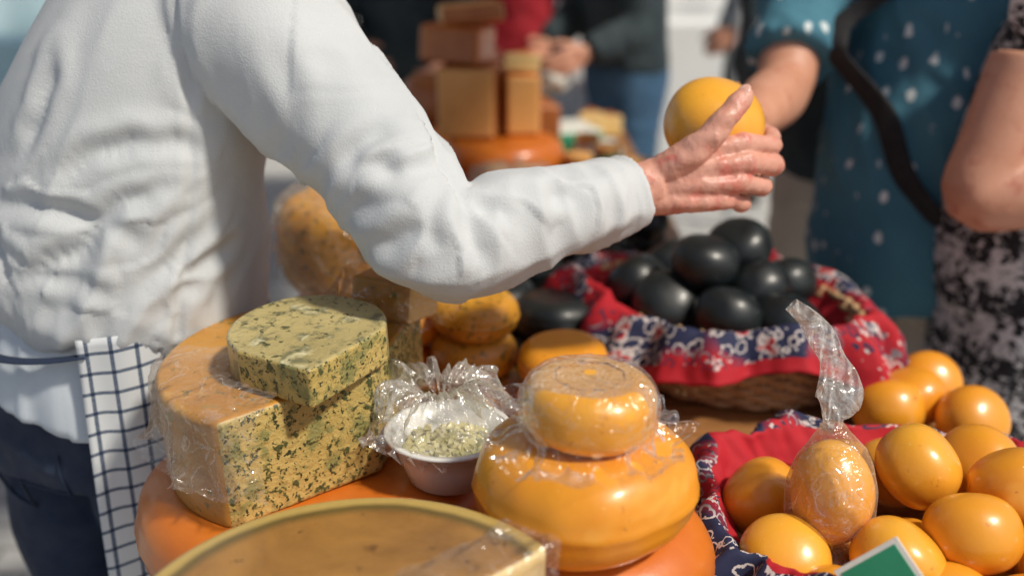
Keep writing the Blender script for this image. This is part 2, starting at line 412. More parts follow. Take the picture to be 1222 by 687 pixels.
# bowl with plastic bag
bw=empty('plastic_bowl',(-.066,.925,.9015))
bm=bmesh.new(); n=64
prof=[(0,0),(.040,0),(.043,.003),(.053,.030),(.0610,.052),(.067,.0535),(.0675,.0555),(.0665,.057),(.0600,.0565),(.0515,.030),(.040,.005),(0,.004)]
rings=[]
for x,z in prof:
    rings.append([bm.verts.new((x*math.cos(2*pi*j/n),x*math.sin(2*pi*j/n),z)) for j in range(n)] if x>0 else [bm.verts.new((0,0,z))])
for a,b in zip(rings,rings[1:]):
    for j in range(n):
        q=(j+1)%n
        if len(a)==1: bm.faces.new((a[0],b[j],b[q]))
        elif len(b)==1: bm.faces.new((a[j],a[q],b[0]))
        else: bm.faces.new((a[j],a[q],b[q],b[j]))
bmobj(bm,'bowl',whitepl,bw)
bm=bmesh.new()
ellip(bm,(0,0,.022),(.045,.045,.014))
for i in range(190):
    r=.047*math.sqrt(random.random()); a=random.random()*2*pi
    R=Euler((random.random()*3,random.random()*3,random.random()*3)).to_matrix().to_4x4()
    bmesh.ops.create_cube(bm,size=.004+random.random()*.005,matrix=Matrix.Translation((r*math.cos(a),r*math.sin(a),.030+.008*random.random()*(1-r/.05)+.005))@R)
bmobj(bm,'cheese_crumbs',pepper,bw,False)
polar_film('bag',bw,[(.010,.078,1.4),(.026,.094,1.2),(.046,.090,1),(.060,.074,.8),(.068,.060,.3),(.072,.050,.6),(.080,.044,1.3)],10,345,150,filmc,ruf=.022,rfreq=7,cr=.008,seed=11,loc=(-.008,.018,.004))
# ------------------------------------------------------------------ middle cheeses
wheel('gouda_wheel',(-.052,1.257,.836),.075,.07,herbgouda,seed=21)
wheel('herb_gouda',(-.052,1.257,.900),.060,.058,herbgouda,seed=22,k=.48)
wheel('herb_gouda',(-.050,1.255,.958),.060,.056,herbgouda,seed=23,k=.48,tilt=(.05,.04,0))
wheel('gouda_wheel',(.065,1.20,.845),.062,.088,gouda_red,seed=24)
wheel('gouda_wheel',(.067,1.195,.914),.060,.050,gouda,seed=25,k=.48,tilt=(.03,-.05,0))
wheel('gouda_wheel',(-.150,1.29,.85),.05,.10,gouda_red,seed=26)
wheel('gouda_wheel',(-.145,1.29,.938),.055,.075,gouda,seed=27)
bigc=empty('wrapped_herb_wheel')
wheel('gouda_wheel',(-.225,1.45,.866),.12,.13,gouda_red,seed=28)
wheel('cheese',(-.225,1.45,1.002),.125,.14,herbgouda,seed=29,k=.25,parent=bigc)
polar_film('film',bigc,[(.01,.074,.6),(.06,.076,.5),(.11,.073,.3),(.13,.055,.2),(.132,.0,.3),(.133,-.05,.5)],0,360,120,filmb,ruf=.008,rfreq=5,cr=.005,seed=14,loc=(-.225,1.45,1.002))
for i,(x,y,z,r) in enumerate([(.06,1.42,.83,.07),(.065,1.42,.89,.066),(-.02,1.50,.83,.065),(-.02,1.50,.888,.06),(.09,1.33,.835,.05),(.02,1.62,.84,.06),(.12,1.66,.84,.065),(.03,1.62,.905,.055)]):
    wheel('black_wax_cheese',(x,y,z),r,.058,blackwax,seed=30+i,k=.48,tilt=(random.uniform(-.08,.08),random.uniform(-.08,.08),0))
# ------------------------------------------------------------------ basket with black cheeses
def ell(cx,cy,rot,a,b,phi,e=1.0):
    c,s=math.cos(phi),math.sin(phi)
    x=a*math.copysign(abs(c)**e,c); y=b*math.copysign(abs(s)**e,s)
    return V((cx+x*math.cos(rot)-y*math.sin(rot),cy+x*math.sin(rot)+y*math.cos(rot),0))
def cloth_ring(name,cx,cy,rot,a,b,zr,inner,outer,mat,kr=14,amp=.014,parent=None,e=1.0,flare=.35,seed=0,N=300,M=30,corners=4,cph=0.,camp=.5,base=.62):
    bm=bmesh.new(); uvl=bm.loops.layers.uv.new('UVMap'); G=[];UV=[]
    R=(a+b)/2
    for i in range(N):
        phi=2*pi*i/N; row=[];ur=[]
        p0=ell(cx,cy,rot,a,b,phi,e); p1=ell(cx,cy,rot,a*.9,b*.9,phi,e)
        nr=(p0-p1).normalized()
        ph=noise.noise(V((math.cos(phi)*1.4+seed,math.sin(phi)*1.4,seed)))*3.2
        hemn=noise.noise(V((math.cos(phi)*2.2+seed,math.sin(phi)*2.2,9+seed)))
        cor=(.5+.5*math.cos(corners*(phi-cph)))**2.5
        ol=outer*(base+.25*hemn+camp*1.5*cor)
        for j in range(M+1):
            s=-inner+(inner+ol)*j/M
            if s<0: off=s*.55; z=zr+s*.8
            else: off=.014*(1-math.exp(-s/.012))+flare*s; z=zr-max(0,s-.006)*.92
            sat=min(1,max(0,(s+.03)/.07))
            tri=lambda x:2/pi*math.asin(math.sin(x)*.97)
            w=amp*sat*tri(kr*phi+ph)+amp*.55*sat*math.sin(2.3*kr*phi+2*ph+1)+amp*.3*noise.noise(V((phi*14,s*20,seed)))
            z+=.010*math.sin(3*phi+seed)+.010*noise.noise(V((phi*3,s*8,seed)))+.30*w
            q=p0+nr*(off+w); q.z=max(z,TZ+.004+.004*abs(math.sin(kr*phi*1.3)))
            q+=V((0,0,1))*.003*noise.noise(q*60)+nr*.004*noise.noise(q*45)
            row.append(bm.verts.new(q)); ur.append((phi*R,(s+inner)/(inner+ol)*.1))
        G.append(row);UV.append(ur)
    for i in range(N):
        i2=(i+1)%N
        for j in range(M):
            f=bm.faces.new((G[i][j],G[i2][j],G[i2][j+1],G[i][j+1]))
            us=[UV[i][j],(UV[i][j][0]+2*pi*R/N,UV[i2][j][1]),(UV[i][j+1][0]+2*pi*R/N,UV[i2][j+1][1]),UV[i][j+1]]
            for l,u in zip(f.loops,us): l[uvl].uv=u
    ob=bmobj(bm,name,mat,parent)
    m=ob.modifiers.new('s','SOLIDIFY'); m.thickness=.0016
    return ob
bk=empty('wicker_basket')
BC=(.315,1.42); BR=math.radians(-38); BA,BB=.215,.155
bm=bmesh.new()
for k in range(13):
    z=TZ+.008+k*.0092; f=.84+.16*k/12
    pts=[]
    for i in range(161):
        phi=2*pi*i/160; w=.0035*math.sin(20*phi+k*pi)
        p=ell(BC[0],BC[1],BR,BA*f+w,BB*f+w,phi); p.z=z; pts.append(p)
    tube(bm,pts,[.0048]*161,n=6,sub=1)
for i in range(40):
    phi=2*pi*i/40+.08; a=ell(BC[0],BC[1],BR,BA*.84,BB*.84,phi); b=ell(BC[0],BC[1],BR,BA,BB,phi); a.z=TZ+.004; b.z=TZ+.125
    tube(bm,[a,(a+b)/2,b],[.0035]*3,n=6,sub=1)
bmobj(bm,'wicker_weave',wicker,bk)
bm=bmesh.new(); vv=[]
for i in range(60):
    p=ell(BC[0],BC[1],BR,BA*.84,BB*.84,2*pi*i/60); p.z=TZ+.006; vv.append(bm.verts.new(p))
bm.faces.new(vv); bmobj(bm,'base',wicker,bk,False)
cloth_ring('cloth_liner',BC[0],BC[1],BR,BA+.008,BB+.008,.940,.06,.095,band,kr=9,amp=.016,parent=bk,seed=3,flare=.45,corners=3,cph=.05,camp=.62,base=.72)
def waxball(name,p,r,mat,seed,flat=.8,parent=None):
    R=(random.uniform(-.9,.9),random.uniform(-.9,.9),random.uniform(0,6))
    return roundcheese(name,p,r,mat,R,flat,seed,parent)
u=V((math.cos(BR),math.sin(BR),0)); w=V((-math.sin(BR),math.cos(BR),0))
k=0
for (a,b,z) in [(-.15,0,.875),(-.07,-.06,.87),(-.07,.06,.87),(.02,-.06,.87),(.02,.05,.87),(.10,-.05,.87),(.11,.05,.87),(.15,0,.865),
                (-.13,-.03,.920),(-.12,.06,.925),(-.045,-.080,.922),(-.035,.0,.935),(.05,-.070,.922),(.055,.015,.935),(.115,-.02,.912),(-.03,.09,.935),(.06,.10,.925),(-.01,-.035,.982),(.0,.055,.984)]:
    p=V((BC[0],BC[1],z))+u*a+w*b; k+=1
    waxball('black_wax_cheese',p,.051,blackwax,50+k,.78)
# ------------------------------------------------------------------ right tray with small goudas
tr=empty('gouda_tray')
TC=(.42,.87)
bm=bmesh.new()
box(bm,(TC[0],TC[1],TZ+.008),(.38,.24,.012)); 
bmobj(bm,'tray_base',wicker,tr,False)
for nm,c,s in (('side_1',(TC[0],TC[1]-.128,TZ+.03),(.39,.012,.056)),('side_2',(TC[0],TC[1]+.128,TZ+.03),(.39,.012,.056)),('side_3',(TC[0]-.195,TC[1],TZ+.03),(.012,.24,.056)),('side_4',(TC[0]+.195,TC[1],TZ+.03),(.012,.24,.056))):
    boxobj(nm,c,s,wicker,tr)
cloth_ring('cloth_liner',TC[0],TC[1]+.008,0,.212,.160,.902,.05,.085,band,kr=8,amp=.018,parent=tr,e=.7,seed=8,flare=.30,cph=pi/4)
balls=[(.420,.905,.925),(.503,.870,.920),(.437,.808,.908),(.362,.792,.888),(.262,.812,.875),(.268,.925,.875),(.350,.945,.890),(.510,.960,.895),(.520,.785,.885),(.585,.880,.892),(.432,.985,.870),
 (.31,.88,.848),(.40,.86,.842),(.47,.86,.842),(.40,.755,.86),(.30,.755,.86),(.47,.745,.855),(.55,.83,.850),(.575,.965,.865)]
for i,p in enumerate(balls):
    waxball('small_gouda',V(p),.0445,random.choice([gouda,gouda,gouda2]),80+i,.86)
for i,p in enumerate([(.545,1.225,.845),(.60,1.16,.845),(.585,1.27,.845),(.50,1.19,.845)]):
    waxball('small_gouda',V(p),.046,gouda,120+i,.86)
wb=empty('bagged_gouda')
bm=bmesh.new(); ellip(bm,(0,0,0),(.040,.040,.052),None,4)
for v in bm.verts: v.co+=v.co.normalized()*(.003*rn(v.co,18)); 
ob=bmobj(bm,'cheese',gouda2,wb,loc=(.312,.846,.930)); ob.rotation_euler=(math.radians(-14),math.radians(3),0)
bm=bmesh.new()
tube(bm,[(.312,.828,.868),(.311,.832,.876),(.311,.838,.893),(.312,.846,.930),(.313,.853,.965),(.312,.858,.985),(.311,.862,.997)],
     [(.010,.006),(.026,.020),(.039,.038),(.0425,.0425),(.033,.032),(.019,.017),(.010,.009)],side=(1,0,0),n=64,sub=10)
for v in bm.verts:
    tw=V((v.co.x,v.co.y,v.co.z*.4)); c=crinkle(tw,34,.0022); v.co+=(v.co-V((.312,.855,v.co.z))).normalized()*max(c,-.0004)
bmobj(bm,'bag',filmb,wb)
bm=bmesh.new()
tube(bm,[(.311,.862,.994),(.311,.864,1.004),(.316,.868,1.020),(.314,.872,1.040),(.307,.874,1.060),(.296,.876,1.080),(.281,.875,1.100),(.262,.873,1.116)],
     [(.009,.008),(.011,.009),(.023,.008),(.0195,.006),(.012,.0045),(.0135,.0035),(.010,.0035),(.007,.003)],side=(1,0,0),n=64,sub=12,closed_ends=False)
for v in bm.verts:
    c=crinkle(V((v.co.x*1.6,v.co.y*1.6,v.co.z*.4)),60,.0035); v.co+=V((0,-1,.1))*c
bmobj(bm,'bag_tail',filmt,wb)
bm=bmesh.new(); tube(bm,[(.313,.832,.872),(.314,.806,.868),(.316,.790,.868)],[(.010,.004),(.016,.003),(.022,.002)],side=(1,0,0),n=40,sub=8,closed_ends=False)
for v in bm.verts: v.co+=V((0,-.4,1))*crinkle(v.co,70,.003)
bmobj(bm,'bag_end',filmt,wb)
ps=empty('price_sign')
R=Matrix.Translation((.312,.700,.932))@Euler((math.radians(-28),math.radians(-42),math.radians(-12))).to_matrix().to_4x4()
def cardobj(nm,w,h,y,t,mat):
    bm=bmesh.new(); bmesh.ops.create_cube(bm,size=1,matrix=R@Matrix.Translation((0,y,0))@Matrix.Diagonal((w,t,h,1))); ob=bmobj(bm,nm,mat,ps,False)
    b=ob.modifiers.new('b','BEVEL'); b.width=.0004; return ob
cardobj('card',.062,.055,0,.0016,paperm); cardobj('print',.053,.046,-.0012,.0006,greenp)
bm=bmesh.new(); tube(bm,[(.310,.704,.92),(.33,.725,.86),(.335,.735,.83)],[.0015]*3,n=8); bmobj(bm,'stick',wicker,ps)
# ------------------------------------------------------------------ background stall goods
wheel('gouda_wheel',(-.02,2.38,.845),.15,.09,gouda_red,seed=41); wheel('gouda_wheel',(-.02,2.38,.930),.145,.08,gouda_red,seed=42)
def block(name,c,s,rot,m0,m1,tilt=(0,0,0)):
    x,y=s[0]/2,s[1]/2; pts=[(c[0]+a*math.cos(rot)-b*math.sin(rot),c[1]+a*math.sin(rot)+b*math.cos(rot)) for a,b in ((-x,-y),(x,-y),(x,y),(-x,y))]
    return prism(name,pts,c[2]-s[2]/2,c[2]+s[2]/2,[1,0,0,0],[m0,m1],(c[0],c[1]),.012,None,tilt)
block('cheese_block',(-.10,2.42,1.055),(.14,.16,.165),-.12,brownrind,tanblock)
block('cheese_block',(.02,2.45,1.045),(.085,.15,.145),.10,gouda_red,tanblock)
block('cheese_block',(-.13,2.44,1.185),(.15,.13,.085),-.3,gouda_red,brownrind,(0,.06,0))
block('cheese_block',(-.10,2.45,1.255),(.15,.12,.045),.15,tanblock,brownrind,(0,-.08,0))
block('cheese_block',(.02,2.75,.90),(.2,.16,.19),.2,brownrind,brownrind)
prism('cheese_wedge',[(-.02,2.40),(.07,2.42),(.03,2.50)],1.12,1.165,[1,0,1],[gouda_red,cream],(.02,2.44),.006,None,(0,.1,0))
wheel('gouda_wheel',(-.17,2.0,.86),.10,.11,gouda_red,seed=43); wheel('gouda_wheel',(.02,2.02,.84),.08,.07,brownrind,seed=44)
wheel('gouda_wheel',(-.2,2.8,.87),.12,.13,gouda_red,seed=45); wheel('gouda_wheel',(-.22,1.80,.86),.10,.11,gouda,seed=46)
wheel('gouda_wheel',(-.22,1.80,.97),.10,.10,gouda_red,seed=47); wheel('gouda_wheel',(-.2,2.8,1.0),.11,.12,brownrind,seed=48)
wheel('gouda_wheel',(-.24,2.18,.86),.09,.11,gouda,seed=49); wheel('gouda_wheel',(-.24,2.18,.965),.085,.09,gouda,seed=40)
for i in range(9):
    x=-.24+.07*i; y=3.05+.1*(i%3)
    prism('cheese_wedge',[(x-.04,y-.03),(x+.04,y-.02),(x,y+.08)],.802,.87+.03*(i%2),[1,1,0],[random.choice([gouda_red,brownrind,gouda]),random.choice([tanblock,cream])],(x,y),.006)
for i,(x,y,mt) in enumerate([(.16,2.35,redcl),(.24,2.45,greenp),(.20,2.58,paperm),(.30,2.28,redcl)]):
    e=empty('cheese_jar'); wheel('jar',(x,y,.86),.035,.115,mt,seed=150+i,k=.15,parent=e,n=32); wheel('lid',(x,y,.928),.033,.02,tanblock,seed=160+i,k=.2,parent=e,n=32)
for i in range(16):
    x=.12+(i%4)*.075+random.uniform(-.01,.01); y=1.78+(i//4)*.085; 
    if x>.34: x-=.3
    waxball('black_wax_cheese',V((x,y,.84+(.07 if i%3==0 else 0))),.04,blackwax,140+i,.8)
fp=empty('wrapped_cheese_packet'); 
prism('packet',[(-.06,2.12),(.06,2.10),(.07,2.2),(-.05,2.22)],.876,.92,[0,0,0,0],[tanblock],(0,2.16),.008,fp)
polar_film('film',fp,[(.01,.05,1),(.05,.045,1),(.08,.02,1),(.10,-.02,1)],0,360,60,filmb,ruf=.03,rfreq=5,cr=.006,seed=31,loc=(0,2.16,.90))
block('paper_packet',(.14,2.9,.85),(.2,.2,.10),.3,paperm,greenp); block('paper_packet',(.24,2.75,.84),(.12,.14,.08),.1,paperm,paperm)
# ------------------------------------------------------------------ people
def add_head(par,neck,hc,f,skinm,hair,scale=1,name=''):
    f=V(f).normalized(); up=V((0,0,1)); s=f.cross(up).normalized()
    M=Matrix((s,f,up)).transposed()
    bm=bmesh.new(); nb=V(neck); h=V(hc)
    tube(bm,[nb-V((0,0,.05)),nb+(h-nb)*.3,h-V((0,0,.02))],[.06,.056,.055],n=20)
    L=lambda x,y,z:h+M@V((x,y,z))*scale
    ellip(bm,L(0,-.012,.03),(.076*scale,.094*scale,.092*scale),M)
    ellip(bm,L(0,.022,-.035),(.060*scale,.070*scale,.078*scale),M)
    ellip(bm,L(0,.078,-.092),(.025*scale,.02*scale,.02*scale),M)
    ellip(bm,L(0,.100,-.022),(.013*scale,.020*scale,.017*scale),M); ellip(bm,L(0,.092,.005),(.009*scale,.013*scale,.026*scale),M)
    for sx in (-1,1):
        ellip(bm,L(sx*.078,-.01,-.008),(.010*scale,.020*scale,.032*scale),M); ellip(bm,L(sx*.032,.075,.030),(.022*scale,.012*scale,.007*scale),M)
    remesh(bm,'head',skinm,par,.005,None,3)
    bm=bmesh.new()
    for sx in (-1,1): ellip(bm,L(sx*.031,.078,.008),(.013*scale,.010*scale,.009*scale),M,2)
    bmobj(bm,'eyes',eyew,par)
    bm=bmesh.new()
    for sx in (-1,1): ellip(bm,L(sx*.031,.0865,.008),(.0055*scale,.003*scale,.0055*scale),M,2)
    bmobj(bm,'irises',eyed,par)
    bm=bmesh.new(); ellip(bm,L(0,.090,-.057),(.022*scale,.006*scale,.005*scale),M,2); ellip(bm,L(0,.088,-.065),(.018*scale,.006*scale,.005*scale),M,2); bmobj(bm,'lips',lipm,par)
    bm=bmesh.new(); ellip(bm,L(0,-.024,.052),(.083*scale,.096*scale,.083*scale),M); ellip(bm,L(0,-.055,.0),(.074*scale,.062*scale,.085*scale),M)
    remesh(bm,'hair',hair,par,.006,lambda p:.003*ridge(V((p.x*40,p.y*40,p.z*12))),2)
def add_hand(par,w,d,n,th,skinm,curl=.5,scale=1,name='hand'):
    d=V(d).normalized(); n=V(n); n=(n-d*n.dot(d)).normalized(); t=V(th); t=(t-d*t.dot(d)-n*t.dot(n)).normalized(); w=V(w)
    bm=bmesh.new(); S=scale
    tube(bm,[w-d*.06*S,w,w+d*.03*S],[(.026*S,.022*S),(.026*S,.020*S),(.032*S,.018*S)],side=t,n=18)
    for i,(off,ml,a,b,c) in enumerate([(.030,.086,.043,.026,.021),(.010,.090,.047,.030,.022),(-.010,.086,.043,.028,.021),(-.029,.078,.034,.021,.018)]):
        m=w+d*ml*S+t*off*S
        tube(bm,[w+t*off*.5*S,w+d*.045*S+t*off*.9*S,m],[.014*S,.0135*S,.0115*S],n=12)
        a1=curl*.7;a2=a1+curl*1.1;a3=a2+curl*.7
        D=lambda an:(d*math.cos(an)+n*math.sin(an))
        p1=m+D(a1)*a*S;p2=p1+D(a2)*b*S;p3=p2+D(a3)*c*S
        tube(bm,[m-d*.01*S,m,p1,p2,p3],[.0105*S,.0108*S,.0095*S,.0085*S,.0055*S],n=12)
    c0=w+d*.02*S+t*.022*S; c1=w+d*.052*S+t*.048*S+n*.012*S; c2=c1+(d*.8+t*.45+n*.3*(.5+curl)).normalized()*.034*S; c3=c2+(d*.9+t*.15+n*.4*(.5+curl)).normalized()*.028*S
    tube(bm,[c0,c1,c2,c3],[.015*S,.0135*S,.0105*S,.007*S],n=12)
    remesh(bm,name,skinm,par,.003,None,2)
def person(name,hip,neck,head,f,RA,LA,feet,top,bot,skinm,hair,wid=.17,dep=.12,sleeve='long',belly=0,hem=None,armr=.05,handR=None,handL=None,knees=None,voxel=.010,torso=None,fold=.006,curl=.5,topmat_skirt=None):
    par=empty(name); f=V(f).normalized(); up=V((0,0,1)); s=f.cross(up).normalized(); hip=V(hip); neck=V(neck)
    RA=[V(p) for p in RA]; LA=[V(p) for p in LA]
    bm=bmesh.new()
    hz=hem if hem is not None else hip.z-.02
    def tc(z):
        k=(z-hip.z)/(neck.z-hip.z); return hip.lerp(neck,k)
    zs=[hz,hip.z+.06,hip.z+.2,hip.z+.34,neck.z-.10,neck.z-.045,neck.z-.01]
    rs=[(wid*1.0,dep*1.08+belly*.5),(wid*.99,dep*1.05+belly),(wid*.93,dep+belly),(wid*1.0,dep+belly*.4),(wid*1.0,dep*.92),(wid*.62,dep*.72),(.065,.065)]
    pts=[]
    for z,r in zip(zs,rs):
        p=tc(z); pts.append(p+f*(max(0,(r[1]-dep))*.8))
    if torso: pts,rs=torso
    tube(bm,pts,rs,side=s,n=40)
    for A in (RA,LA):
        a,e,w=A; inn=a+(tc(a.z)-a)*.35
        if sleeve=='long':
            tube(bm,[inn,a,a.lerp(e,.5),e,e.lerp(w,.5),w.lerp(e,.06)],[armr*1.45,armr*1.45,armr*1.25,armr*1.12,armr*.98,armr*.74],n=24)
        elif sleeve=='short': tube(bm,[inn,a,a.lerp(e,.5),a.lerp(e,.78)],[armr*1.45,armr*1.5,armr*1.4,armr*1.42],n=24)
        else: tube(bm,[inn,a.lerp(e,.05)],[armr*1.3,armr*1.1],n=24)
    def dsp(p):
        q=V((p.x*9+p.z*6,p.y*9,p.z*3-p.x*3)); return fold*(ridge(q*1.3)-.4)+fold*.5*ridge(q*2.7+V((7,0,0)))
    topo=remesh(bm,'top_garment',top,par,voxel,dsp,4)
    if sleeve!='long':
        for i,A in enumerate((RA,LA)):
            a,e,w=A; bm=bmesh.new(); tube(bm,[a.lerp(e,.3),a.lerp(e,.7),e,e.lerp(w,.35),w.lerp(e,.08),w+(w-e).normalized()*.01],[armr*1.05,armr*.98,armr*.88,armr*.90,armr*.6,armr*.55],n=24)
            remesh(bm,'bare_arm_%d'%i,skinm,par,.006,lambda p:.0015*noise.noise(p*18),4)
    for i,(A,hd) in enumerate(((RA,handR),(LA,handL))):
        a,e,w=A; dd=(w-e).normalized(); sg=1 if i==0 else -1
        hd=hd or (-s*sg,f)
        add_hand(par,w,hd[2] if len(hd)>2 else dd,hd[0],hd[1],skinm,curl,1,'hand_%d'%i)
    bm=bmesh.new()
    if topmat_skirt is None:
        tube(bm,[hip+up*.07,hip,hip-up*.10],[(wid*.92,dep*.98),(wid*.98,dep*1.05),(wid*.9,dep*.95)],side=s,n=32)
        for i,sg in enumerate((1,-1)):
            ft=V(feet[i]); hj=hip+s*sg*wid*.5-up*.03; kn=V(knees[i]) if knees else hj.lerp(ft,.5)+f*.02
            tube(bm,[hj,hj.lerp(kn,.5),kn,kn.lerp(ft,.5),ft+up*.07],[wid*.52,wid*.46,wid*.37,wid*.34,wid*.29],n=24)
        remesh(bm,'trousers',bot,par,voxel,lambda p:.004*ridge(V((p.x*5,p.y*5,p.z*16))),4)
    else:
        tube(bm,[hip+up*.1,hip,hip-up*.25,V((hip.x,hip.y,.40))],[(wid*.95,dep*1.1),(wid*1.08,dep*1.25),(wid*1.2,dep*1.45),(wid*1.35,dep*1.7)],side=s,n=40)
        remesh(bm,'skirt',topmat_skirt,par,voxel,lambda p:.012*noise.noise(V((p.x*16,p.y*16,p.z*1.5))),4)
        for i,sg in enumerate((1,-1)):
            bm=bmesh.new(); ft=V(feet[i]); tube(bm,[ft+up*.5,ft+up*.3,ft+up*.06],[.058,.055,.036],n=20); remesh(bm,'calf_%d'%i,skinm,par,.007,None,2)
    for i in range(2):
        ft=V(feet[i]); bm=bmesh.new()
        tube(bm,[ft-f*.06+up*.045,ft+up*.05,ft+f*.09+up*.035,ft+f*.17+up*.03],[(.036,.044),(.042,.05),(.046,.034),(.03,.024)],side=s,n=20); remesh(bm,'shoe_%d'%i,shoe,par,.006,None,2)
    add_head(par,neck,head,f,skinm,hair)
    return par,topo
# --- vendor -----------------------------------------------------------------
vf=V((.5,.86,0)); vs_=vf.normalized().cross(V((0,0,1)))
par=empty('market_vendor')
SH=V((-.290,1.125,1.350)); EL=V((-.066,.984,1.145)); WR=V((.151,1.101,1.170))
SL=V((-.455,1.32,1.335)); ELl=V((-.585,1.39,1.10)); WL=V((-.53,1.52,1.0))
tc_p=[V(p) for p in ((-.505,1.185,1.000),(-.502,1.185,1.035),(-.485,1.18,1.09),(-.450,1.175,1.20),(-.405,1.18,1.31),(-.385,1.195,1.39),(-.385,1.22,1.445),(-.390,1.235,1.49))]
tc_r=[(.176,.145),(.198,.163),(.190,.156),(.170,.142),(.145,.128),(.125,.105),(.08,.078),(.066,.066)]
bm=bmesh.new()
tube(bm,tc_p,tc_r,side=vs_,n=56)
tube(bm,[V((-.38,1.19,1.36)),SH,SH.lerp(EL,.33)+V((0,0,.006)),SH.lerp(EL,.7),EL+V((-.006,-.004,-.004)),EL.lerp(WR,.3)+V((0,0,-.004)),EL.lerp(WR,.62),EL.lerp(WR,.86),EL.lerp(WR,.93)],
     [.093,.092,.080,.068,.060,.056,.050,.044,.0425],n=40,sub=8)
tube(bm,[V((-.41,1.23,1.34)),SL,SL.lerp(ELl,.5),ELl,ELl.lerp(WL,.6),WL],[.070,.066,.058,.054,.048,.043],n=32)
ax1=(EL-SH).normalized(); ax2=(WR-EL).normalized()
creases=[
 [(-.060,.97,1.235),(-.074,.93,1.195),(-.072,.92,1.15)],[(-.058,.965,1.225),(-.03,.95,1.195),(.005,.962,1.17)],[(-.066,.955,1.235),(-.11,.955,1.225),(-.155,.99,1.225)],
 [(-.085,.925,1.18),(-.12,.945,1.155),(-.15,.99,1.15)],[(-.05,.95,1.21),(-.035,.935,1.17),(-.03,.94,1.12)],[(-.02,.97,1.215),(.03,.98,1.195),(.07,1.0,1.17)],
 [(-.24,1.04,1.20),(-.30,1.03,1.25),(-.35,1.04,1.33)],[(-.26,1.05,1.18),(-.35,1.03,1.19),(-.45,1.02,1.14),(-.57,1.04,1.06)],[(-.27,1.06,1.17),(-.34,1.04,1.13),(-.42,1.03,1.065)],
 [(-.27,1.06,1.21),(-.38,1.03,1.235),(-.5,1.03,1.20)],[(-.62,1.08,1.12),(-.5,1.03,1.095),(-.38,1.04,1.045)],[(-.62,1.10,1.22),(-.57,1.05,1.13),(-.53,1.04,1.04)],
 [(-.33,1.05,1.10),(-.37,1.04,1.06),(-.39,1.05,1.01)],[(-.56,1.05,1.17),(-.47,1.02,1.16),(-.40,1.02,1.13)],
 [(-.20,1.01,1.24),(-.22,1.02,1.30),(-.25,1.05,1.36)],[(-.13,.97,1.27),(-.16,.98,1.23),(-.20,1.01,1.19)],[(-.47,1.06,1.40),(-.49,1.05,1.30),(-.54,1.06,1.20)],
 [(.085,1.05,1.205),(.095,1.035,1.17),(.10,1.045,1.14)],[(.055,1.03,1.20),(.06,1.01,1.165)],[(-.30,1.08,1.12),(-.36,1.05,1.09),(-.46,1.03,1.04)]]
CP=[]
for ci,c in enumerate(creases):
    q=catmull([V(p) for p in c],14)
    for i,p in enumerate(q): CP.append((p+V((rn(p,25),rn(p+V((3,0,0)),25),rn(p+V((0,4,0)),25)))*.012,math.sin(pi*min(1,(i+1)/(len(q)+0.))*.92+.12)))
kd=kdtree.KDTree(len(CP))
for i,(p,_) in enumerate(CP): kd.insert(p,i)
kd.balance()
seamp=catmull([V(p) for p in ((-.325,1.07,1.46),(-.345,1.02,1.38),(-.340,1.00,1.30),(-.345,1.02,1.22),(-.36,1.02,1.12),(-.38,1.02,1.02))],30)
ks=kdtree.KDTree(len(seamp))
for i,p in enumerate(seamp): ks.insert(V((p.x,0,p.z)),i)
ks.balance()
def vdisp(p):
    s1=(p-EL).dot(ax1); s2=(p-EL).dot(ax2)
    d_el=(p-EL).length
    dis=0
    if p.x>-.22 and (p-SH).dot(ax1)>.05:
        s=s1 if s2<0 else s2
        inner=max(0,min(1,((p-EL).dot(V((.0,.55,.83)))/.06+.55)))
        wr=math.exp(-(d_el/.10)**2)
        ph=noise.noise(V((p.x*9,p.y*9,p.z*9)))
        q=V((s*24+ph*1.4,p.z*7+p.y*5,p.y*6))
        dis+=(.010*wr*inner+.0032)*(ridge(q)-.35)
        q2=V((s2*55,p.z*10,p.y*10)); c=max(0,1-abs(s2-.19)/.06)
        dis+=.0035*c*(ridge(q2)-.3)
        lg=V((s*7,p.z*20-p.y*9,p.y*18)); dis+=.0055*(ridge(lg*.8+V((3,1,0)))-.4)
    else:
        wa=max(0,min(1,(1.30-p.z)/.2)); 
        cr=p.x*.80-p.z*.58; al=p.x*.58+p.z*.8
        q=V((cr*12+noise.noise(p*5)*.9,al*2.6,p.y*3)); dis+=(.006+.0085*wa)*(ridge(q)-.4)
        q=V((cr*26,al*4.5,p.y*5)); dis+=(.0015+.0022*wa)*(ridge(q+V((5,2,1)))-.4)
        if p.z<1.10:
            an=math.atan2(p.y-1.185,p.x+.5); dis+=.007*(1.10-p.z)/.1*(ridge(V((math.cos(an)*5.5,math.sin(an)*5.5,p.z*2)))-.3)
        if p.y<1.12:
            ds=ks.find(V((p.x,0,p.z)))[2]
            dis+=-.0022*math.exp(-(ds/.0035)**2)+.0012*math.exp(-((ds-.009)/.004)**2)
    co_,ix,dd=kd.find(p); st=CP[ix][1]
    W=.011
    dis+=st*(-.0085*math.exp(-(dd/W)**2)+.0050*math.exp(-((dd-.022)/.012)**2))
    dis-=.0016*math.exp(-((s2-.207)/.003)**2) if p.x>.05 else 0
    return dis
sw=remesh(bm,'sweatshirt',sweat,par,.0042,vdisp,4)
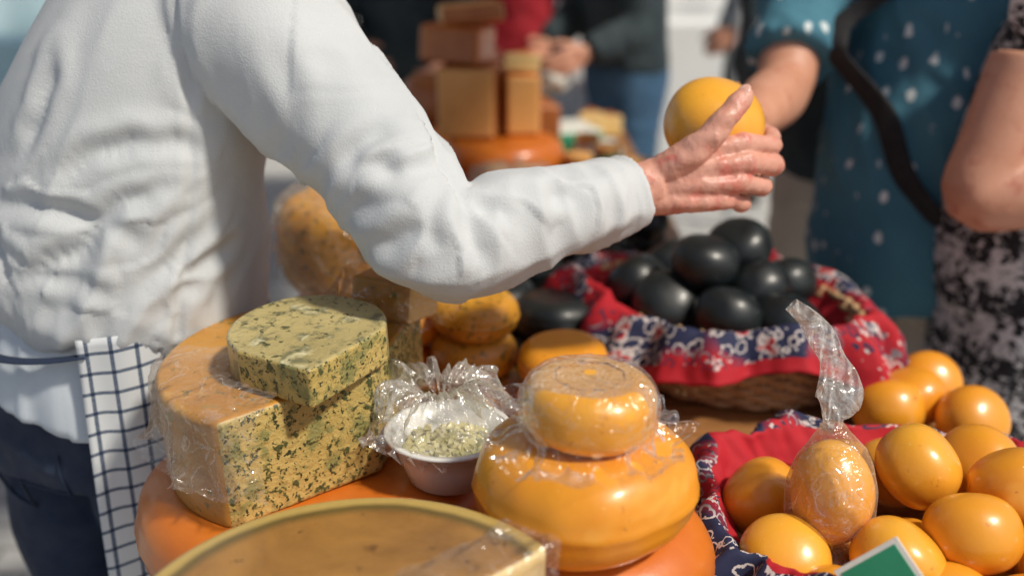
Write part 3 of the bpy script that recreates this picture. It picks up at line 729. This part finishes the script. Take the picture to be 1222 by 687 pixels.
# shirt tail
bm=bmesh.new()
tube(bm,[V((-.525,1.19,.895)),V((-.522,1.188,.95)),V((-.512,1.186,1.02))],[(.202,.160),(.196,.155),(.178,.142)],side=vs_,n=56)
def shd(p):
    an=math.atan2(p.y-1.19,p.x+.51); return .010*(ridge(V((math.cos(an)*4,math.sin(an)*4,p.z*2)))-.3)
ob=remesh(bm,'shirt_tail',shirtw,par,.006,shd,3)
for v in ob.data.vertices:
    if v.co.z<.96: 
        an=math.atan2(v.co.y-1.19,v.co.x+.51); v.co.z+=(.96-v.co.z)*(.45+.4*math.sin(2*an+1.0))*.8
# jeans
bm=bmesh.new(); up=V((0,0,1)); hip=V((-.535,1.20,.92))
tube(bm,[hip+up*.08,hip,hip-up*.12],[(.180,.142),(.192,.152),(.185,.150)],side=vs_,n=40)
fR=V((-.43,1.22,0)); fL=V((-.63,1.28,0))
for sg,ft,kn in ((1,fR,V((-.44,1.20,.48))),(-1,fL,V((-.605,1.235,.48)))):
    hj=hip+vs_*sg*.090-up*.02
    tube(bm,[hj,hj.lerp(kn,.5),kn,kn.lerp(ft,.5),ft+up*.06],[.112,.102,.080,.070,.064],n=28)
jo=remesh(bm,'jeans',jeans,par,.007,lambda p:.006*(ridge(V((p.x*6+p.z*4,p.y*6,p.z*13)))-.3),4)
jb=BVHTree.FromPolygons([v.co.copy() for v in jo.data.vertices],[tuple(p.vertices) for p in jo.data.polygons])
Q=[]
for p in catmull([V((-.70,1.08,.86)),V((-.70,1.07,.74)),V((-.62,1.03,.72)),V((-.55,1.02,.75)),V((-.54,1.03,.86))],8):
    c,nn,_,_=jb.find_nearest(p); Q.append(c+nn*.001)
b=bmesh.new(); tube(b,Q,[.002]*len(Q),n=6,sub=1); bmobj(b,'pocket_stitch',jeans,par)
for i,ft in enumerate((fR,fL)):
    bm=bmesh.new(); f_=vf.normalized(); tube(bm,[ft-f_*.06+up*.045,ft+up*.05,ft+f_*.09+up*.035,ft+f_*.17+up*.03],[(.036,.044),(.042,.05),(.046,.034),(.03,.024)],side=vs_,n=20); remesh(bm,'shoe_%d'%i,shoe,par,.006,None,2)
# apron
bm=bmesh.new(); uvl=bm.loops.layers.uv.new('UVMap'); G=[];N,M=150,70
fn=vf.normalized()
for i in range(N+1):
    th=math.radians(-80+230*i/N); d=V((math.cos(th),math.sin(th),0)); a=d.dot(vs_); b=d.dot(fn)
    row=[]
    for j in range(M+1):
        t=j/M; z=1.045-.66*t
        R0=1/math.sqrt((a/.202)**2+(b/.170)**2)
        fl=.014*t+ (.020*t+.004)*math.sin(th*9+1.5*math.sin(th*3)+t*.8)*(.4+.6*t) + .010*noise.noise(V((th*4,z*4,0)))
        p=V((-.512,1.19,z))+d*(R0+fl+.004); p.z+= .03*math.cos(th-math.radians(60))*(1-t)
        row.append((bm.verts.new(p),(th*.185,z+.004*noise.noise(V((th*6,z*5,3))))))
    G.append(row)
for i in range(N):
    for j in range(M):
        q=(G[i][j],G[i+1][j],G[i+1][j+1],G[i][j+1]); f=bm.faces.new([x[0] for x in q])
        for l,x in zip(f.loops,q): l[uvl].uv=x[1]
ob=bmobj(bm,'apron',apronm,par); m=ob.modifiers.new('s','SOLIDIFY'); m.thickness=.0018
bm=bmesh.new(); pts=[]
for i in range(20):
    th=math.radians(-76-140*i/19); d=V((math.cos(th),math.sin(th),0)); a=d.dot(vs_); b=d.dot(fn); R0=1/math.sqrt((a/.203)**2+(b/.168)**2); pts.append(V((-.516,1.19,1.002-.012*math.sin(i*.3)))+d*(R0+.003))
tube(bm,pts,[(.002,.008)]*20,side=None,n=10,sub=2)
bmobj(bm,'apron_tie',jeans,par)
# hand of the vendor: explicit joints in a hand frame located at the wrist
HF=Matrix.Translation(WR)@Matrix.Rotation(math.radians(-20),4,'X')
H=lambda x,y,z:HF@V((x,y,z))
bm=bmesh.new()
inw=(EL-WR).normalized()
tube(bm,[WR+inw*.07,WR+inw*.02,H(.012,-.001,.004)],[(.031,.026),(.029,.024),(.030,.024)],n=24)
cheese_c=H(.086,.038,.078)
fing=[((.107,-.010,.049),(.149,.022,.052),(.157,.056,.068),(.141,.078,.084)),
      ((.110,-.012,.0275),(.153,.026,.029),(.154,.062,.040),(.136,.080,.054)),
      ((.105,-.008,.006),(.141,.032,.005),(.138,.064,.014),(.119,.078,.030)),
      ((.091,-.001,-.0115),(.118,.033,-.015),(.114,.058,-.006),(.101,.068,.008))]
rr=[(.0118,.0112,.0098,.0074),(.0120,.0115,.0100,.0076),(.0115,.0108,.0095,.0072),(.0105,.0098,.0085,.0066)]
for i,(F,r) in enumerate(zip(fing,rr)):
    J=[H(*p) for p in F]; s0=H(.006,.0,.016-.011*i)
    mid=s0.lerp(J[0],.5)+HF.to_3x3()@V((0,-.006,0))
    tube(bm,[s0,mid,J[0]],[.0150,.0145,.0125],n=14)
    m1=J[0].lerp(J[1],.5); m2=J[1].lerp(J[2],.5)
    tip=J[3]+(J[3]-J[2]).normalized()*.004
    tube(bm,[J[0]-(J[1]-J[0])*.1,J[0],m1,J[1],m2,J[2],J[3],tip],[r[0]*.9,r[0]*1.10,r[0]*.90,r[1]*1.08,r[2]*.95,r[2]*1.02,r[3],r[3]*.55],n=14)
    if i<3:
        K=[H(*p) for p in fing[i+1]]
        tube(bm,[s0.lerp(K[0],.4),J[0].lerp(K[0],.5)*.9+s0*.1],[.012,.009],n=10)
pc=H(.066,.010,.014); ellip(bm,pc,(.042,.015,.028),HF.to_3x3())
T=[H(.014,-.006,.016),H(.036,-.018,.028),H(.064,-.030,.050),H(.087,-.034,.076),H(.106,-.028,.098),H(.111,-.025,.104)]
tube(bm,T,[.018,.0185,.0155,.0130,.0110,.0066],n=16)
tube(bm,[H(.036,-.010,.026),H(.070,-.014,.043),H(.098,-.010,.050)],[.012,.011,.009],n=12)
for vp in ([(.01,-.024,.012),(.04,-.0275,.020),(.07,-.029,.034),(.10,-.024,.040)],[(.02,-.024,.002),(.05,-.027,.010),(.085,-.025,.016),(.108,-.022,.018)],[(.05,-.027,.010),(.07,-.028,.002),(.095,-.018,-.003)]):
    tube(bm,[H(p[0],p[1]+.008,p[2]) for p in vp],[.0042,.0048,.0045,.003][:len(vp)],n=8)
def hdisp(p):
    q=HF.inverted()@p
    tend=math.sin((q.z-.02)*260)*.0009 if .03<q.x<.10 and q.y<0 else 0
    d=.0009*ridge(p*60)+tend
    for F in fing:
        for jn in (1,2):
            J=H(*F[jn]); dd=(p-J).length
            if dd<.016: d+=.0007*math.sin((p-J).dot((H(*F[jn])-H(*F[jn-1])).normalized())*2200)*(1-dd/.016)
    return d
remesh(bm,'reaching_hand',skin,par,.0020,hdisp,2)
bm=bmesh.new()
tn=(T[4]-T[3]).normalized(); up_=(HF.to_3x3()@V((-.5,-.8,.2))); up_=(up_-tn*up_.dot(tn)).normalized(); sd=tn.cross(up_)
ellip(bm,T[4]+up_*.0092+tn*.002,(.0068,.0088,.0018),Matrix((sd,tn,up_)).transposed(),3)
bmobj(bm,'thumb_nail',nailm,par)
roundcheese('held_gouda',cheese_c,.0580,gouda2,(math.radians(28),math.radians(18),0),.86,61)
add_hand(par,WL,(.6,.7,-.3),(.3,.2,-.9),(.8,-.4,0),skin,.6,1,'left_hand')
add_head(par,(-.390,1.235,1.48),(-.345,1.31,1.63),vf,skin,hairm)
# --- customer in printed t-shirt --------------------------------------------
cp,ct=person('customer_man',(.785,1.82,.86),(.76,1.80,1.47),(.72,1.76,1.66),(-.72,-.69,0),
  [(.55,1.90,1.375),(.455,1.69,1.19),(.335,1.425,1.180)],[(.92,1.68,1.375),(1.0,1.66,1.10),(.97,1.62,.86)],
  [(.68,1.92,0),(.86,1.78,0)],tsh,beige,skin2,hairm,wid=.19,dep=.135,sleeve='short',belly=.05,hem=.84,armr=.054,
  handR=((-.55,-.2,.8),(-.75,.3,-.2),(-.35,-.85,.15)),voxel=.009,fold=.006,curl=.55)
cb=BVHTree.FromPolygons([v.co.copy() for v in ct.data.vertices],[tuple(p.vertices) for p in ct.data.polygons])
P=catmull([V(p) for p in ((.66,1.82,1.46),(.60,1.72,1.38),(.575,1.66,1.28),(.575,1.62,1.16),(.66,1.56,1.02),(.80,1.52,.92),(.92,1.55,.86))],10); b=bmesh.new(); Q=[]
for p in P:
    c,nn,_,_=cb.find_nearest(p); Q.append(c+nn*.005)
for _ in range(6): Q=[Q[0]]+[(Q[i-1]+Q[i]*2+Q[i+1])/4 for i in range(1,len(Q)-1)]+[Q[-1]]
tube(b,Q,[(.020,.004)]*len(Q),side=(-.6,.5,.1),n=10,sub=1); bmobj(b,'bag_strap',strapm,cp)
# --- woman ------------------------------------------------------------------
person('customer_woman',(.905,1.58,.90),(.91,1.58,1.42),(.88,1.58,1.60),(-1,.1,0),
  [(.93,1.75,1.34),(.86,1.83,1.08),(.76,1.80,1.0)],[(.775,1.475,1.345),(.680,1.412,1.080),(.905,1.36,1.11)],
  [(.89,1.66,0),(.89,1.50,0)],dress,dress,skin2,hairm,wid=.165,dep=.13,sleeve='none',belly=.03,hem=.86,armr=.056,
  topmat_skirt=dress,fold=.004,voxel=.009,handL=((0,.3,-1),(0,.9,.2)))
# --- other shoppers ---------------------------------------------------------
person('shopper',(.80,2.35,.92),(.76,2.28,1.45),(.72,2.22,1.62),(-.6,-.8,0),
  [(.60,2.36,1.36),(.52,2.08,1.14),(.455,1.80,1.10)],[(.92,2.25,1.36),(.97,2.2,1.08),(.98,2.1,.9)],[(.72,2.42,0),(.88,2.30,0)],darkcl,beige,skin2,hairm,handR=((-.5,-.2,-.6),(-.6,.3,.6),(-.3,-.75,-.45)))
person('shopper',(.42,3.72,.93),(.38,3.70,1.48),(.33,3.66,1.66),(-.9,-.4,0),
  [(.33,3.88,1.38),(.24,3.8,1.15),(.12,3.62,1.05)],[(.46,3.50,1.38),(.42,3.40,1.13),(.24,3.30,1.06)],[(.40,3.80,0),(.44,3.62,0)],darkcl,jeansb,skin2,hairm,wid=.19,dep=.14,armr=.058,hem=.96)
person('shopper',(.02,4.3,.93),(.02,4.28,1.48),(.0,4.2,1.66),(-.1,-1,0),
  [(-.17,4.28,1.38),(-.24,4.22,1.12),(-.15,4.02,1.02)],[(.21,4.28,1.38),(.26,4.22,1.12),(.16,4.05,1.0)],[(-.07,4.3,0),(.11,4.3,0)],redcl,darkcl,skin2,hairm)
person('shopper',(-.42,4.0,.93),(-.42,3.98,1.48),(-.42,3.92,1.66),(.2,-1,0),
  [(-.61,3.98,1.38),(-.66,3.92,1.12),(-.55,3.72,1.02)],[(-.23,3.98,1.38),(-.18,3.92,1.12),(-.25,3.75,1.0)],[(-.5,4.0,0),(-.34,4.0,0)],darkcl,darkcl,skin2,hairm,wid=.19)
person('shopper',(1.25,5.4,.93),(1.25,5.4,1.48),(1.25,5.35,1.66),(-1,0,0),
  [(1.25,5.6,1.38),(1.25,5.62,1.12),(1.15,5.62,.92)],[(1.25,5.2,1.38),(1.25,5.18,1.12),(1.12,5.18,.95)],[(1.2,5.5,0),(1.3,5.32,0)],greycl,darkcl,skin2,hairm)
bm=bmesh.new(); ellip(bm,(.13,3.30,.985),(.055,.04,.05),None,4)
for v in bm.verts: v.co+= (v.co-V((.13,3.30,.985))).normalized()*(.025*ridge(v.co*18)-.01)
bmobj(bm,'crumpled_paper_bag',paperm,None)
# ------------------------------------------------------------------ surrounding place
def canopy(e,x0,x1,y0,y1,h,mat,rise=.5):
    bm=bmesh.new(); yc=(y0+y1)/2
    a=[bm.verts.new(p) for p in ((x0,y0,h),(x1,y0,h),(x1,yc,h+rise),(x0,yc,h+rise),(x1,y1,h),(x0,y1,h))]
    bm.faces.new(a[:4]); bm.faces.new((a[3],a[2],a[4],a[5])); bmobj(bm,'canopy',mat,e,False)
    for i,y in enumerate((y0,y1)):
        bm=bmesh.new(); nn=60; T_=[];B_=[]
        for k in range(nn+1):
            x=x0+(x1-x0)*k/nn; T_.append(bm.verts.new((x,y,h-.002))); B_.append(bm.verts.new((x,y+.01*math.sin(k),h-.16-.04*abs(math.sin(k*pi/6)))))
        for k in range(nn): bm.faces.new((T_[k],T_[k+1],B_[k+1],B_[k]))
        bmobj(bm,'valance_%d'%i,mat,e,False)
def stall(name,x0,x1,y0,y1,h,wallm,roofm):
    e=empty(name)
    for i,(x,y) in enumerate([(x0,y0),(x1,y0),(x0,y1),(x1,y1)]): boxobj('pole_%d'%i,(x,y,h/2),(.05,.05,h),metal,e)
    bm=bmesh.new(); nx=40; G=[]
    for i in range(nx+1):
        x=x0+.03+(x1-x0-.06)*i/nx; G.append([bm.verts.new((x,y0+.05+.025*math.sin(i*1.1)*(.3+.7*(1-k/6)),.02+(h-.05)*k/6)) for k in range(7)])
    for a,b in zip(G,G[1:]):
        for k in range(6): bm.faces.new((a[k],b[k],b[k+1],a[k+1]))
    bmobj(bm,'side_curtain',wallm,e)
    canopy(e,x0-.2,x1+.2,y0-.25,y1+.25,h,roofm)
    boxobj('counter',((x0+x1)/2,y0-.3,.45),(x1-x0,.5,.9),wallm,e)
    return e
stall('market_stall',.9,4.6,6.6,8.8,2.3,whitecv,whitecv)
stall('market_stall',-5.2,-2.0,5.6,7.6,2.3,cyancv,whitecv)
stall('market_stall',-1.6,.5,9.5,11.5,2.3,whitecv,redcl)
aw=empty('added_shade_awning')  # unseen awning, added to cut sky fill and deepen shadows below
for i,(x,y) in enumerate([(-1.75,1.20),(1.35,3.0),(-1.75,4.9),(1.1,4.9)]): boxobj('pole_%d'%i,(x,y,1.2),(.04,.04,2.4),metal,aw)
canopy(aw,-1.8,.95,1.15,4.9,2.4,awn,.4)
plaster=pmat('plaster',(.62,.58,.52),(.55,.52,.47),1.2,.85); brickm=pmat('brick',(.35,.16,.10),(.28,.12,.08),3,.9); glass=pmat('window_glass',(.05,.07,.09),None,2,.1,coat=.5)
def house(name,x0,x1,y,h,wallm,rows,cols):
    e=empty(name); boxobj('walls',((x0+x1)/2,y+4,h/2),(x1-x0,8,h),wallm,e,bev=.02)
    bmw=bmesh.new(); bmf=bmesh.new()
    for r in range(rows):
        for c in range(cols):
            x=x0+(c+.5)*(x1-x0)/cols; z=1.7+r*3.0
            box(bmw,(x,y-.01,z),(1.0,.06,1.6)); box(bmf,(x,y-.05,z-.86),(1.2,.16,.08))
            for sx in (-.53,.53): box(bmf,(x+sx,y-.03,z),(.06,.1,1.62))
            box(bmf,(x,y-.05,z),(.05,.05,1.6)); box(bmf,(x,y-.03,z+.84),(1.12,.1,.06))
    bmobj(bmw,'windows',glass,e,False); bmobj(bmf,'frames',whitecv,e,False)
    bm=bmesh.new(); a=[bm.verts.new(p) for p in ((x0-.1,y-.3,h),(x1+.1,y-.3,h),(x1+.1,y+4,h+3),(x0-.1,y+4,h+3),(x1+.1,y+8.3,h),(x0-.1,y+8.3,h))]
    bm.faces.new(a[:4]); bm.faces.new((a[3],a[2],a[4],a[5])); bm.faces.new((a[0],a[3],a[5])); bm.faces.new((a[1],a[4],a[2])); bmobj(bm,'roof',brickm,e,False)
house('plaster_house',-14,-4,20,9,plaster,3,4); house('brick_house',-3.9,4,20.3,10,brickm,3,3); house('plaster_house',4.1,16,19.8,9,plaster,3,5)
# ------------------------------------------------------------------ light + camera
wd=bpy.data.worlds.new('World'); sc.world=wd; wd.use_nodes=True; nt=wd.node_tree
bg=nt.nodes['Background']; sk=nt.nodes.new('ShaderNodeTexSky'); sk.sky_type='NISHITA'; sk.sun_disc=False
Ld=V((.52,-.36,.78)).normalized()
sk.sun_elevation=math.asin(Ld.z); sk.sun_rotation=math.atan2(Ld.x,Ld.y)
sk.air_density=1.0; sk.dust_density=2.5
nt.links.new(sk.outputs[0],bg.inputs[0]); bg.inputs[1].default_value=.08
sl=bpy.data.lights.new('sun','SUN'); sl.energy=3.7; sl.angle=math.radians(5); sl.color=(1,.92,.79)
so_=bpy.data.objects.new('sun',sl); sc.collection.objects.link(so_); so_.rotation_euler=Ld.to_track_quat('Z','Y').to_euler()
cam=bpy.data.cameras.new('camera'); co=bpy.data.objects.new('camera',cam); sc.collection.objects.link(co)
co.location=(0,0,1.45); co.rotation_euler=(math.radians(70),0,0); cam.lens=35; cam.sensor_width=36; cam.clip_end=500; cam.clip_start=.02
cam.dof.use_dof=True; cam.dof.focus_distance=.98; cam.dof.aperture_fstop=1.9
sc.camera=co
sc.view_settings.view_transform='Standard'; sc.view_settings.look='None'; sc.view_settings.exposure=0; sc.view_settings.gamma=1
